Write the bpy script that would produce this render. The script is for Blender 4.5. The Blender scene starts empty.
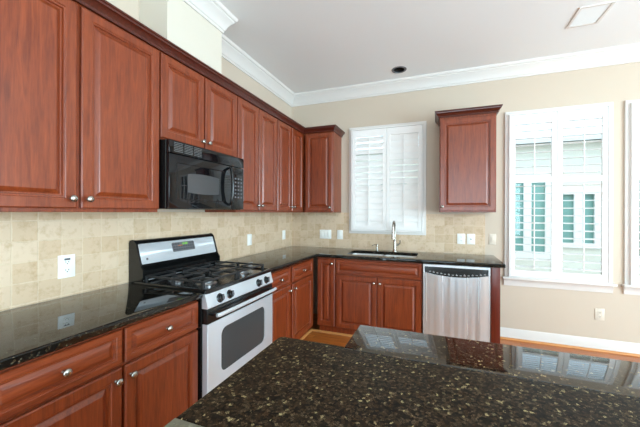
import bpy, bmesh, math, random
from mathutils import Vector, Matrix
random.seed(7)
R = math.radians
SC = bpy.context.scene
COL = SC.collection

# ------------------------------------------------------------------ camera
F_PX = 301.28; YAW = 20.175; ROLL = 0.2; CAM_Z = 1.387; CX = 328.14; CY = 212.27
cam_d = bpy.data.cameras.new('camera'); cam = bpy.data.objects.new('camera', cam_d); COL.objects.link(cam)
cam_d.sensor_width = 36.0; cam_d.lens = F_PX * 36.0 / 640.0
cam_d.shift_x = -(CX - 320) / 640.0; cam_d.shift_y = (CY - 213.5) / 640.0
cam_d.clip_start = 0.02
cam.matrix_world = (Matrix.Translation((0, 0, CAM_Z)) @ Matrix.Rotation(R(YAW), 4, 'Z')
                    @ Matrix.Rotation(R(90), 4, 'X') @ Matrix.Rotation(R(ROLL), 4, 'Z'))
SC.camera = cam

# ------------------------------------------------------------------ world, sun, added fill lights
w = bpy.data.worlds.new('sky'); SC.world = w; w.use_nodes = True
bg = w.node_tree.nodes['Background']
bg.inputs['Color'].default_value = (0.62, 0.85, 1.0, 1); bg.inputs['Strength'].default_value = 2.6

def sun(energy, rot, angle, col=(1, .96, .9)):
    l = bpy.data.lights.new('sun', 'SUN'); l.energy = energy; l.angle = R(angle); l.color = col
    o = bpy.data.objects.new('sun', l); o.rotation_euler = [R(a) for a in rot]; COL.objects.link(o)
sun(.5, (32, 0, -8), 3)

def area(name, loc, rot, sx, sy, power, col=(1, 1, 1)):
    l = bpy.data.lights.new(name, 'AREA'); l.shape = 'RECTANGLE'; l.size = sx; l.size_y = sy
    l.energy = power; l.color = col
    o = bpy.data.objects.new(name, l); o.location = loc; o.rotation_euler = [R(a) for a in rot]
    COL.objects.link(o); return o
# fill lights added in unseen, invented openings behind and right of the camera
area('fill_rear', (0.9, -4.10, 1.45), (90, 0, 0), 3.4, 2.4, 88, (0.68, 0.89, 1.0))
area('fill_right', (4.72, 0.2, 1.55), (0, 90, 0), 2.0, 3.6, 320, (0.66, 0.89, 1.0))

SC.view_settings.view_transform = 'Standard'; SC.view_settings.look = 'None'
SC.view_settings.exposure = 0.52; SC.view_settings.gamma = 1.0; SC.view_settings.use_curve_mapping = False
SC.cycles.use_denoising = True
SC.cycles.max_bounces = 10; SC.cycles.diffuse_bounces = 6; SC.cycles.sample_clamp_indirect = 6

# ------------------------------------------------------------------ key dimensions
XL = -1.947; YB = 3.804; ZC = 3.01
XR = 4.6; YF = -4.0
ZT = 0.915                    # counter top
UF = -1.597                   # upper door faces, left run
YU = 3.454                    # upper door faces, back run
BF = -1.320                   # base door faces, left run
YD = 3.172                    # base door faces, back run

# ------------------------------------------------------------------ materials
def srgb(r, g, b):
    f = lambda c: (c/255/12.92) if c/255 <= .04045 else ((c/255+.055)/1.055)**2.4
    return (f(r), f(g), f(b), 1)
def newmat(name):
    m = bpy.data.materials.new(name); m.use_nodes = True
    nt = m.node_tree; b = nt.nodes['Principled BSDF']; return m, nt, b
def N(nt, t, **k):
    n = nt.nodes.new(t)
    for a, v in k.items(): setattr(n, a, v)
    return n
def simple(name, col, rough=.5, metal=0, spec=.5, bump=0, bscale=200, coat=0):
    m, nt, b = newmat(name)
    b.inputs['Base Color'].default_value = col; b.inputs['Roughness'].default_value = rough
    b.inputs['Metallic'].default_value = metal; b.inputs['Specular IOR Level'].default_value = spec
    b.inputs['Coat Weight'].default_value = coat; b.inputs['Coat Roughness'].default_value = .05
    tc = N(nt, 'ShaderNodeTexCoord'); no = N(nt, 'ShaderNodeTexNoise')
    no.inputs['Scale'].default_value = bscale; no.inputs['Detail'].default_value = 3
    nt.links.new(tc.outputs['Object'], no.inputs['Vector'])
    if bump:
        bu = N(nt, 'ShaderNodeBump'); bu.inputs['Strength'].default_value = bump; bu.inputs['Distance'].default_value = .002
        nt.links.new(no.outputs['Fac'], bu.inputs['Height']); nt.links.new(bu.outputs['Normal'], b.inputs['Normal'])
    mr = N(nt, 'ShaderNodeMapRange'); mr.inputs['To Min'].default_value = max(0, rough-.03); mr.inputs['To Max'].default_value = min(1, rough+.03)
    nt.links.new(no.outputs['Fac'], mr.inputs['Value']); nt.links.new(mr.outputs['Result'], b.inputs['Roughness'])
    return m
def ramp(nt, stops, interp='LINEAR'):
    r = N(nt, 'ShaderNodeValToRGB'); cr = r.color_ramp; cr.interpolation = interp
    while len(cr.elements) < len(stops): cr.elements.new(.5)
    for e, (p, c) in zip(cr.elements, stops): e.position = p; e.color = c
    return r
def mapping(nt, scale=(1, 1, 1), rot=(0, 0, 0), loc=(0, 0, 0)):
    tc = N(nt, 'ShaderNodeTexCoord'); mp = N(nt, 'ShaderNodeMapping')
    mp.inputs['Scale'].default_value = scale; mp.inputs['Rotation'].default_value = rot; mp.inputs['Location'].default_value = loc
    nt.links.new(tc.outputs['Object'], mp.inputs['Vector']); return mp

def wood(name, horiz=False, c0=(94, 35, 15), c1=(126, 53, 23), c2=(148, 69, 33)):
    m, nt, b = newmat(name)
    sc = (1.8, 26, 26) if horiz else (26, 26, 1.8)
    mp = mapping(nt, sc)
    n1 = N(nt, 'ShaderNodeTexNoise'); n1.inputs['Scale'].default_value = 1.3; n1.inputs['Detail'].default_value = 6; n1.inputs['Distortion'].default_value = 1.6
    nt.links.new(mp.outputs[0], n1.inputs['Vector'])
    mp2 = mapping(nt, tuple(s*7 for s in sc))
    n2 = N(nt, 'ShaderNodeTexNoise'); n2.inputs['Scale'].default_value = 1.5; n2.inputs['Detail'].default_value = 3
    nt.links.new(mp2.outputs[0], n2.inputs['Vector'])
    mx = N(nt, 'ShaderNodeMix'); mx.inputs['Factor'].default_value = .35
    nt.links.new(n1.outputs['Fac'], mx.inputs['A']); nt.links.new(n2.outputs['Fac'], mx.inputs['B'])
    r = ramp(nt, [(.3, srgb(*c0)), (.5, srgb(*c1)), (.72, srgb(*c2))])
    nt.links.new(mx.outputs['Result'], r.inputs['Fac']); nt.links.new(r.outputs['Color'], b.inputs['Base Color'])
    b.inputs['Roughness'].default_value = .33; b.inputs['Specular IOR Level'].default_value = .45
    b.inputs['Coat Weight'].default_value = .4; b.inputs['Coat Roughness'].default_value = .24
    bu = N(nt, 'ShaderNodeBump'); bu.inputs['Strength'].default_value = .08; bu.inputs['Distance'].default_value = .001
    nt.links.new(n2.outputs['Fac'], bu.inputs['Height']); nt.links.new(bu.outputs['Normal'], b.inputs['Normal'])
    return m
M_WV = wood('cherry_wood_vertical'); M_WH = wood('cherry_wood_horizontal', True)
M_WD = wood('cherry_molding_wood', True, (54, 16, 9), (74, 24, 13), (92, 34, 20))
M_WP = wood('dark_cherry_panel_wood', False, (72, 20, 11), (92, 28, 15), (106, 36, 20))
M_DARK = simple('dark_gap', (.006, .004, .003, 1), .7)

def granite(name, rough, fs, flake, lo=.62, spec=.6, ior=1.55, base=((14, 12, 10), (34, 28, 20))):
    m, nt, b = newmat(name)
    mp = mapping(nt)
    warp = N(nt, 'ShaderNodeTexNoise'); warp.inputs['Scale'].default_value = fs*1.3; warp.inputs['Detail'].default_value = 2
    nt.links.new(mp.outputs[0], warp.inputs['Vector'])
    va = N(nt, 'ShaderNodeVectorMath', operation='MULTIPLY_ADD'); va.inputs[1].default_value = (.012*60/fs,)*3
    nt.links.new(warp.outputs['Color'], va.inputs[0]); nt.links.new(mp.outputs[0], va.inputs[2])
    n = N(nt, 'ShaderNodeTexNoise'); n.inputs['Scale'].default_value = fs*.35; n.inputs['Detail'].default_value = 5; n.inputs['Roughness'].default_value = .65
    nt.links.new(mp.outputs[0], n.inputs['Vector'])
    r0 = ramp(nt, [(.38, srgb(*base[0])), (.66, srgb(*base[1]))]); nt.links.new(n.outputs['Fac'], r0.inputs['Fac'])
    v = N(nt, 'ShaderNodeTexVoronoi'); v.inputs['Scale'].default_value = fs; nt.links.new(va.outputs[0], v.inputs['Vector'])
    sep = N(nt, 'ShaderNodeSeparateColor'); nt.links.new(v.outputs['Color'], sep.inputs[0])
    rm = ramp(nt, [(lo, (0, 0, 0, 1)), (min(.99, lo+.28), (1, 1, 1, 1))]); nt.links.new(sep.outputs[0], rm.inputs['Fac'])
    n3 = N(nt, 'ShaderNodeTexNoise'); n3.inputs['Scale'].default_value = fs*3; n3.inputs['Detail'].default_value = 3
    nt.links.new(mp.outputs[0], n3.inputs['Vector'])
    rn = ramp(nt, [(.42, (.1, .1, .1, 1)), (.62, (1, 1, 1, 1))]); nt.links.new(n3.outputs['Fac'], rn.inputs['Fac'])
    mu = N(nt, 'ShaderNodeMath', operation='MULTIPLY'); nt.links.new(rm.outputs['Color'], mu.inputs[0]); nt.links.new(rn.outputs['Color'], mu.inputs[1])
    rc = ramp(nt, [(0, srgb(*flake[0])), (.5, srgb(*flake[1])), (.9, srgb(*flake[2])), (1, srgb(*flake[3]))]); nt.links.new(sep.outputs[1], rc.inputs['Fac'])
    mx = N(nt, 'ShaderNodeMix', data_type='RGBA'); nt.links.new(mu.outputs[0], mx.inputs['Factor'])
    nt.links.new(r0.outputs['Color'], mx.inputs['A']); nt.links.new(rc.outputs['Color'], mx.inputs['B'])
    nt.links.new(mx.outputs['Result'], b.inputs['Base Color'])
    b.inputs['Roughness'].default_value = rough; b.inputs['Specular IOR Level'].default_value = spec; b.inputs['IOR'].default_value = ior
    return m
FL = ((58, 46, 30), (92, 78, 56), (128, 120, 98), (170, 160, 120))
FL2 = ((46, 34, 22), (82, 63, 42), (112, 94, 72), (210, 190, 140))
M_GR = granite('polished_black_granite', .035, 210, FL, .82, .5, 1.42, ((6, 5, 4), (18, 15, 12)))
M_GRI = granite('honed_speckled_granite', .5, 150, FL2, .34, .12, 1.4, ((14, 11, 8), (40, 32, 24)))
M_GRP = granite('polished_speckled_granite', .04, 150, FL2, .5, .5, 1.65, ((16, 14, 11), (46, 40, 32)))
M_REFL = granite('grey_green_reflection', .45, 120, ((100, 100, 82), (120, 120, 100), (140, 138, 120), (150, 150, 130)), .6, .4, 1.45, ((104, 103, 88), (124, 122, 106)))  # flat colour of a reflection on the island top

M_WALL = simple('cream_wall_paint', srgb(204, 188, 170), .75, bump=.08, bscale=300, spec=.3)
M_CHASE = simple('wall_paint_lit', srgb(216, 207, 192), .75, bump=.08, bscale=300, spec=.3)  # same paint as the walls, lightened to paint in the brighter light here
M_CEIL = simple('white_ceiling_paint', srgb(238, 239, 239), .8, bump=.05, bscale=250, spec=.3)
M_TRIM = simple('white_gloss_trim', srgb(222, 217, 212), .35, spec=.4)
M_SHUT = simple('white_shutter_paint', srgb(244, 241, 238), .4, spec=.4)
M_PLATE = simple('white_plastic', srgb(246, 244, 238), .3)
M_PLATEC = simple('cream_plastic', srgb(218, 206, 190), .4)
M_BLACK = simple('black_enamel', (.008, .008, .008, 1), .18, spec=.5)
M_BGLASS = simple('black_glass', (.004, .004, .005, 1), .03, spec=.4)
M_BMATT = simple('cast_iron', (.018, .018, .019, 1), .42, bump=.2, bscale=400)
M_GREYW = simple('oven_window_glass', (.055, .06, .062, 1), .10, spec=.3)
M_MWW = simple('microwave_window_screen', (.07, .07, .07, 1), .10, spec=.4)
M_CHROME = simple('polished_chrome', (.75, .74, .72, 1), .12, 1)
M_NICKEL = simple('satin_nickel', (.46, .44, .40, 1), .26, 1)
M_BURN = simple('burner_cap_metal', (.42, .42, .43, 1), .3, 1)
M_SINK = simple('brushed_sink_steel', (.82, .82, .81, 1), .35, .6)
M_BUT = simple('button_grey', (.12, .12, .13, 1), .4)
M_LEG = simple('print_light_grey', srgb(190, 190, 190), .4)
M_CAN = simple('dark_baffle', (.006, .006, .006, 1), .5)

def steel(name, sc, col=.72, rough=.26, big=0, met=1):
    m, nt, b = newmat(name)
    mp = mapping(nt, sc)
    n = N(nt, 'ShaderNodeTexNoise'); n.inputs['Scale'].default_value = 1; n.inputs['Detail'].default_value = 4
    nt.links.new(mp.outputs[0], n.inputs['Vector'])
    mr = N(nt, 'ShaderNodeMapRange'); mr.inputs['To Min'].default_value = rough-.06; mr.inputs['To Max'].default_value = rough+.08
    nt.links.new(n.outputs['Fac'], mr.inputs['Value']); nt.links.new(mr.outputs['Result'], b.inputs['Roughness'])
    b.inputs['Base Color'].default_value = (col*.91, col*.98, col*1.04, 1); b.inputs['Metallic'].default_value = met
    tg = N(nt, 'ShaderNodeTangent'); tg.direction_type = 'RADIAL'; tg.axis = 'Z'
    nt.links.new(tg.outputs[0], b.inputs['Tangent']); b.inputs['Anisotropic'].default_value = .85; b.inputs['Anisotropic Rotation'].default_value = .25
    bu = N(nt, 'ShaderNodeBump'); bu.inputs['Strength'].default_value = .0; bu.inputs['Distance'].default_value = .001
    nt.links.new(n.outputs['Fac'], bu.inputs['Height']); nt.links.new(bu.outputs['Normal'], b.inputs['Normal'])
    if big:   # slow waviness of the thin sheet
        mp2 = mapping(nt, (big, .5, .25))
        n2 = N(nt, 'ShaderNodeTexNoise'); n2.inputs['Scale'].default_value = 1; n2.inputs['Detail'].default_value = 1
        nt.links.new(mp2.outputs[0], n2.inputs['Vector'])
        b2 = N(nt, 'ShaderNodeBump'); b2.inputs['Strength'].default_value = 1; b2.inputs['Distance'].default_value = .03
        nt.links.new(n2.outputs['Fac'], b2.inputs['Height']); nt.links.new(b2.outputs['Normal'], bu.inputs['Normal'])
    return m
M_STEEL = steel('brushed_steel_horizontal', (2, 2, 260), .86, .42, met=.6)
M_STEELV = steel('brushed_steel_vertical', (45, 2, .5), .80, .24, 11, met=.72)

def glass_mat():
    m, nt, b = newmat('window_glass'); nt.nodes.remove(b)
    out = [n for n in nt.nodes if n.type == 'OUTPUT_MATERIAL'][0]
    t = N(nt, 'ShaderNodeBsdfTransparent'); g = N(nt, 'ShaderNodeBsdfGlossy'); g.inputs['Roughness'].default_value = .01
    fr = N(nt, 'ShaderNodeFresnel'); fr.inputs['IOR'].default_value = 1.45; mx = N(nt, 'ShaderNodeMixShader')
    nt.links.new(fr.outputs[0], mx.inputs[0]); nt.links.new(t.outputs[0], mx.inputs[1]); nt.links.new(g.outputs[0], mx.inputs[2])
    nt.links.new(mx.outputs[0], out.inputs['Surface']); return m
M_GLASS = glass_mat()

def tile_mat(name, axis):
    m, nt, b = newmat(name)
    tc = N(nt, 'ShaderNodeTexCoord'); sp = N(nt, 'ShaderNodeSeparateXYZ'); cb = N(nt, 'ShaderNodeCombineXYZ')
    nt.links.new(tc.outputs['Object'], sp.inputs[0])
    ox = N(nt, 'ShaderNodeMath', operation='ADD'); ox.inputs[1].default_value = 10.3 - (.0175 if axis == 'Y' else -.041)
    nt.links.new(sp.outputs[axis], ox.inputs[0])
    oz = N(nt, 'ShaderNodeMath', operation='ADD'); oz.inputs[1].default_value = 1.03-.0025
    nt.links.new(sp.outputs['Z'], oz.inputs[0])
    nw = N(nt, 'ShaderNodeTexNoise'); nw.inputs['Scale'].default_value = 28; nt.links.new(tc.outputs['Object'], nw.inputs['Vector'])
    cb2 = N(nt, 'ShaderNodeVectorMath', operation='MULTIPLY_ADD'); cb2.inputs[1].default_value = (.006,)*3
    nt.links.new(ox.outputs[0], cb.inputs[0]); nt.links.new(oz.outputs[0], cb.inputs[1])
    nt.links.new(nw.outputs['Color'], cb2.inputs[0]); nt.links.new(cb.outputs[0], cb2.inputs[2])
    br = N(nt, 'ShaderNodeTexBrick'); br.offset = 0; br.squash = 1
    for k, v in (('Scale', 1), ('Mortar Size', .0035), ('Mortar Smooth', .35), ('Bias', -.15), ('Brick Width', .103), ('Row Height', .103)): br.inputs[k].default_value = v
    br.inputs['Color1'].default_value = srgb(219, 194, 166); br.inputs['Color2'].default_value = srgb(204, 175, 142); br.inputs['Mortar'].default_value = srgb(220, 197, 168)
    nt.links.new(cb2.outputs[0], br.inputs['Vector'])
    n = N(nt, 'ShaderNodeTexNoise'); n.inputs['Scale'].default_value = 22; n.inputs['Detail'].default_value = 6; n.inputs['Roughness'].default_value = .7
    nt.links.new(tc.outputs['Object'], n.inputs['Vector'])
    r = ramp(nt, [(.28, srgb(212, 194, 162)), (.5, (1, 1, 1, 1)), (.7, (1.0, 1.0, .98, 1))]); nt.links.new(n.outputs['Fac'], r.inputs['Fac'])
    mx = N(nt, 'ShaderNodeMix', data_type='RGBA', blend_type='MULTIPLY'); mx.inputs['Factor'].default_value = .6
    nt.links.new(br.outputs['Color'], mx.inputs['A']); nt.links.new(r.outputs['Color'], mx.inputs['B'])
    nt.links.new(mx.outputs['Result'], b.inputs['Base Color']); b.inputs['Roughness'].default_value = .5
    iv = N(nt, 'ShaderNodeMath', operation='MULTIPLY_ADD'); iv.inputs[1].default_value = -1; iv.inputs[2].default_value = 1
    nt.links.new(br.outputs['Fac'], iv.inputs[0])
    ad = N(nt, 'ShaderNodeMath', operation='MULTIPLY_ADD'); ad.inputs[1].default_value = .35
    nt.links.new(n.outputs['Fac'], ad.inputs[0]); nt.links.new(iv.outputs[0], ad.inputs[2])
    bu = N(nt, 'ShaderNodeBump'); bu.inputs['Strength'].default_value = .5; bu.inputs['Distance'].default_value = .003
    nt.links.new(ad.outputs[0], bu.inputs['Height']); nt.links.new(bu.outputs['Normal'], b.inputs['Normal'])
    return m
M_TILEL = tile_mat('travertine_tiles_left', 'Y'); M_TILEB = tile_mat('travertine_tiles_back', 'X')

def floor_mat():
    m, nt, b = newmat('oak_floor_boards')
    mp = mapping(nt)
    br = N(nt, 'ShaderNodeTexBrick'); br.offset = .37; br.squash = 1
    for k, v in (('Scale', 1), ('Mortar Size', .0012), ('Bias', 0), ('Brick Width', 1.3), ('Row Height', .083)): br.inputs[k].default_value = v
    br.inputs['Color1'].default_value = srgb(206, 130, 62); br.inputs['Color2'].default_value = srgb(182, 104, 44); br.inputs['Mortar'].default_value = srgb(90, 45, 18)
    nt.links.new(mp.outputs[0], br.inputs['Vector'])
    mp2 = mapping(nt, (3, 40, 3)); n = N(nt, 'ShaderNodeTexNoise'); n.inputs['Scale'].default_value = 1.5; n.inputs['Detail'].default_value = 5; n.inputs['Distortion'].default_value = 1
    nt.links.new(mp2.outputs[0], n.inputs['Vector'])
    r = ramp(nt, [(.3, srgb(200, 170, 140)), (.6, (1, 1, 1, 1))]); nt.links.new(n.outputs['Fac'], r.inputs['Fac'])
    mx = N(nt, 'ShaderNodeMix', data_type='RGBA', blend_type='MULTIPLY'); mx.inputs['Factor'].default_value = .8
    nt.links.new(br.outputs['Color'], mx.inputs['A']); nt.links.new(r.outputs['Color'], mx.inputs['B'])
    nt.links.new(mx.outputs['Result'], b.inputs['Base Color']); b.inputs['Roughness'].default_value = .3
    return m
M_FLOOR = floor_mat()
M_SHOE = simple('oak_shoe_molding', srgb(205, 140, 80), .4)

def siding_mat():
    m, nt, b = newmat('cream_lap_siding')
    tc = N(nt, 'ShaderNodeTexCoord'); wv = N(nt, 'ShaderNodeTexWave'); wv.wave_type = 'BANDS'; wv.bands_direction = 'Z'; wv.wave_profile = 'SAW'
    wv.inputs['Scale'].default_value = 1.6; nt.links.new(tc.outputs['Object'], wv.inputs['Vector'])
    bu = N(nt, 'ShaderNodeBump'); bu.inputs['Strength'].default_value = .8; bu.inputs['Distance'].default_value = .02
    nt.links.new(wv.outputs['Fac'], bu.inputs['Height']); nt.links.new(bu.outputs['Normal'], b.inputs['Normal'])
    b.inputs['Base Color'].default_value = srgb(212, 207, 193); b.inputs['Roughness'].default_value = .8
    return m
M_SIDE = siding_mat()
M_TEAL = simple('teal_shutter_paint', srgb(112, 158, 150), .5)
M_TEALG = simple('blue_green_window_glass', srgb(120, 160, 165), .1)
M_ROOF = simple('pale_grey_shingle', srgb(205, 202, 196), .9, bump=.5, bscale=60)
M_GROUND = simple('pale_gravel', srgb(150, 146, 136), .9, bump=.5, bscale=60)

# ------------------------------------------------------------------ mesh helpers
class MB:
    def __init__(s): s.bm = bmesh.new()
    def face(s, vs):
        try: return s.bm.faces.new(vs)
        except ValueError: return None
    def box(s, x0, x1, y0, y1, z0, z1, bev=0, seg=2):
        r = bmesh.ops.create_cube(s.bm, size=1)
        for v in r['verts']:
            v.co = Vector(((x0+x1)/2 + v.co.x*(x1-x0), (y0+y1)/2 + v.co.y*(y1-y0), (z0+z1)/2 + v.co.z*(z1-z0)))
        if bev:
            es = list({e for v in r['verts'] for e in v.link_edges})
            bmesh.ops.bevel(s.bm, geom=es, offset=bev, segments=seg, affect='EDGES', profile=.5)
        return s
    def loops(s, loops, cap0=True, cap1=True, close=False):
        L = [[s.bm.verts.new(p) for p in lp] for lp in loops]; n = len(L[0])
        for a, b in list(zip(L, L[1:])) + ([(L[-1], L[0])] if close else []):
            for i in range(n): s.face([a[i], a[(i+1) % n], b[(i+1) % n], b[i]])
        if not close:
            if cap0: s.face(L[0][::-1])
            if cap1: s.face(L[-1])
        return s
    def prism(s, pts, axis, a, b):
        """closed polygon of 2-D pts extruded along an axis: X -> pts (y,z), Y -> pts (x,z), Z -> pts (x,y)"""
        mk = {'X': lambda p, t: (t, p[0], p[1]), 'Y': lambda p, t: (p[0], t, p[1]), 'Z': lambda p, t: (p[0], p[1], t)}[axis]
        return s.loops([[mk(p, a) for p in pts], [mk(p, b) for p in pts]])
    def lathe(s, prof, loc=(0, 0, 0), d=(0, 0, 1), n=20):
        q = Vector(d).normalized().to_track_quat('Z', 'Y').to_matrix(); o = Vector(loc); L = []
        for r, z in prof:
            L.append([tuple(o + q @ Vector((max(r, 1e-4)*math.cos(2*math.pi*i/n), max(r, 1e-4)*math.sin(2*math.pi*i/n), z))) for i in range(n)])
        return s.loops(L)
    def tube(s, path, r, n=10, rs=None):
        P = [Vector(p) for p in path]; L = []; up = None
        for i, p in enumerate(P):
            t = (P[min(i+1, len(P)-1)] - P[max(i-1, 0)]).normalized()
            if up is None:
                up = Vector((0, 0, 1)) if abs(t.z) < .9 else Vector((1, 0, 0))
            u = (up - t*up.dot(t)).normalized(); v = t.cross(u); up = u
            rr = rs[i] if rs else r
            L.append([tuple(p + u*math.cos(2*math.pi*k/n)*rr + v*math.sin(2*math.pi*k/n)*rr) for k in range(n)])
        return s.loops(L)
    def sweep(s, prof, path, side=1):
        """profile (out,z) mitred along a horizontal path of (x,y); out is to the right of travel for side=1"""
        n = len(path); L = []
        for i in range(n):
            p = Vector(path[i]); ds = []
            if i > 0: ds.append((Vector(path[i]) - Vector(path[i-1])).normalized())
            if i < n-1: ds.append((Vector(path[i+1]) - Vector(path[i])).normalized())
            ns = [Vector((d.y, -d.x))*side for d in ds]
            m = ns[0] if len(ns) == 1 else (ns[0]+ns[1])/(1+ns[0].dot(ns[1]))
            L.append([(p.x + m.x*o, p.y + m.y*o, z) for o, z in prof])
        return s.loops(L)
    def slab(s, outline, holes, z0, z1, bev=0, mk=None):
        """polygon with holes, thickness z0..z1, eased top and bottom edge on the outline"""
        mk = mk or (lambda x, y, z: (x, y, z))
        def inset(pts, d):
            out = []; n = len(pts)
            for i in range(n):
                a, b, c = Vector(pts[i-1]), Vector(pts[i]), Vector(pts[(i+1) % n])
                d1, d2 = (b-a).normalized(), (c-b).normalized()
                n1, n2 = Vector((-d1.y, d1.x)), Vector((-d2.y, d2.x)); m = (n1+n2)/max(.2, 1+n1.dot(n2))
                out.append(tuple(b + m*d))
            return out
        if bev:
            st = [(bev*.6, z0), (0, z0+bev*.6)] + [(bev*(1-math.cos(a)), z1-bev+bev*math.sin(a)) for a in (0, .4, .8, 1.2, math.pi/2)]
        else: st = [(0, z0), (0, z1)]
        L = [[s.bm.verts.new(mk(x, y, z)) for x, y in inset(outline, d)] for d, z in st]
        n = len(outline)
        for a, b in zip(L, L[1:]):
            for i in range(n): s.face([a[i], a[(i+1) % n], b[(i+1) % n], b[i]])
        tops, bots = [L[-1]], [L[0]]
        for h in holes:
            a = [s.bm.verts.new(mk(x, y, z0)) for x, y in h]; b = [s.bm.verts.new(mk(x, y, z1)) for x, y in h]; m = len(h)
            for i in range(m): s.face([b[i], b[(i+1) % m], a[(i+1) % m], a[i]])
            tops.append(b); bots.append(a)
        for grp in (tops, bots):
            es = []
            for lp in grp:
                for i in range(len(lp)):
                    e = s.bm.edges.get((lp[i], lp[(i+1) % len(lp)])) or s.bm.edges.new((lp[i], lp[(i+1) % len(lp)]))
                    es.append(e)
            bmesh.ops.triangle_fill(s.bm, use_beauty=True, edges=es)
        return s
    def xform(s, M): s.bm.transform(M); return s
    def build(s, name, mat, parent=None, smooth=True, ang=32):
        bmesh.ops.recalc_face_normals(s.bm, faces=s.bm.faces)
        me = bpy.data.meshes.new(name)
        if smooth:
            for f in s.bm.faces: f.smooth = True
            for e in s.bm.edges:
                if len(e.link_faces) != 2 or e.calc_face_angle(0) > R(ang): e.smooth = False
        s.bm.to_mesh(me); s.bm.free()
        o = bpy.data.objects.new(name, me); COL.objects.link(o); me.materials.append(mat)
        if parent: o.parent = parent
        return o
def rect(x0, x1, y0, y1): return [(x0, y0), (x1, y0), (x1, y1), (x0, y1)]
def rrect(x0, x1, y0, y1, r, n=5):
    out = []
    for cx, cy, a0 in ((x1-r, y0+r, -90), (x1-r, y1-r, 0), (x0+r, y1-r, 90), (x0+r, y0+r, 180)):
        for k in range(n+1):
            a = R(a0 + 90*k/n); out.append((cx+r*math.cos(a), cy+r*math.sin(a)))
    return out
def thing(name, label, cat, loc=(0, 0, 0), rz=0, group=None):
    o = bpy.data.objects.new(name, None); COL.objects.link(o); o.location = loc; o.rotation_euler = (0, 0, R(rz))
    o.empty_display_size = .1; o['label'] = label; o['category'] = cat
    if group: o['group'] = group
    return o
def tag(o, label, cat, group=None):
    o['label'] = label; o['category'] = cat
    if group: o['group'] = group
    return o
def struct(o): o['kind'] = 'structure'; return o
def tree_copy(o, parent=None):
    c = o.copy(); COL.objects.link(c)
    if parent is not None: c.parent = parent
    for ch in [k for k in bpy.data.objects if k.parent == o]: tree_copy(ch, c)
    return c

# ------------------------------------------------------------------ room shell
struct(MB().box(XL-.15, XR+.15, YF-.15, YB+.15, -.1, 0).build('floor', M_FLOOR, smooth=False))
can_c = (-.43, 3.49)
hole = [(can_c[0]+.068*math.cos(2*math.pi*i/24), can_c[1]+.068*math.sin(2*math.pi*i/24)) for i in range(24)]
struct(MB().slab(rect(XL-.15, XR+.15, YF-.15, YB+.15), [hole], ZC, ZC+.16).build('ceiling', M_CEIL, smooth=False))
struct(MB().box(XL-.15, XL, YF-.15, YB+.15, 0, ZC).build('wall_left', M_WALL, smooth=False))
# back wall with three window openings (x, z)
WIN = [(-1.07, -.170, 1.14, 2.455), (.700, 1.606, .705, 2.47), (1.736, 2.642, .705, 2.47)]
struct(MB().slab(rect(XL, XR+.15, 0, ZC), [rect(*h) for h in WIN], 0, .15, mk=lambda x, z, d: (x, YB+d, z)).build('wall_back', M_WALL, smooth=False))
# right wall and rear wall, with openings invented for the fill lights
struct(MB().slab(rect(YF-.15, YB, 0, ZC), [rect(-1.6, 2.0, .55, 2.55)], 0, .15, mk=lambda y, z, d: (XR+d, y, z)).build('wall_right', M_WALL, smooth=False))
struct(MB().slab(rect(XL, XR, 0, ZC), [rect(-.8, .8, .2, 2.65), rect(1.0, 2.6, .2, 2.65)], 0, .15, mk=lambda x, z, d: (x, YF-d, z)).build('wall_rear', M_WALL, smooth=False))
# boxed chase on the left wall above the cabinets
CHX, CY0, CY1 = -1.688, 1.500, 2.030
struct(MB().box(XL, CHX, CY0, CY1, 2.402, ZC).build('wall_chase', M_CHASE, smooth=False))
# crown moulding round the room
cp = [(0, -.145), (.012, -.145), (.014, -.128), (.022, -.122), (.026, -.108), (.034, -.088), (.048, -.066), (.064, -.048), (.072, -.040), (.074, -.030), (.086, -.024), (.092, -.012), (.095, 0), (0, 0)]
cp = [(o, ZC+z) for o, z in cp]
struct(MB().sweep(cp, [(XL, YF), (XL, CY0), (CHX, CY0), (CHX, CY1), (XL, CY1), (XL, YB), (XR, YB), (XR, YF), (XL+.1, YF)]).build('trim_1', M_TRIM, ang=20))
bp = [(0, 0), (.014, 0), (.014, .085), (.010, .097), (.009, .108), (.004, .118), (0, .118)]
struct(MB().sweep(bp, [(.56, YB), (XR, YB)]).build('baseboard_back', M_TRIM))
sp_ = [(.014, 0), (.032, 0), (.031, .008), (.026, .015), (.018, .019), (.014, .019)]
struct(MB().sweep(sp_, [(.56, YB), (XR, YB)]).build('trim_2', M_SHOE))
struct(MB().sweep(bp, [(XR, YB-.02), (XR, YF)]).build('baseboard_right', M_TRIM))
# backsplash tiling
tag(MB().box(XL, XL+.01, .2, YB, ZT, 1.385).build('tiled_backsplash', M_TILEL, smooth=False),
    'cream travertine tile backsplash on the left wall behind the range', 'backsplash')
tag(MB().slab([(XL+.01, ZT), (.488, ZT), (.488, 1.37), (-.143, 1.37), (-.143, 1.115), (-1.10, 1.115), (-1.10, 1.383), (XL+.01, 1.383)], [], 0, .01,
    mk=lambda x, z, d: (x, YB-d, z)).build('tiled_backsplash', M_TILEB, smooth=False),
    'cream travertine tile backsplash on the back wall behind the sink', 'backsplash')

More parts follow.
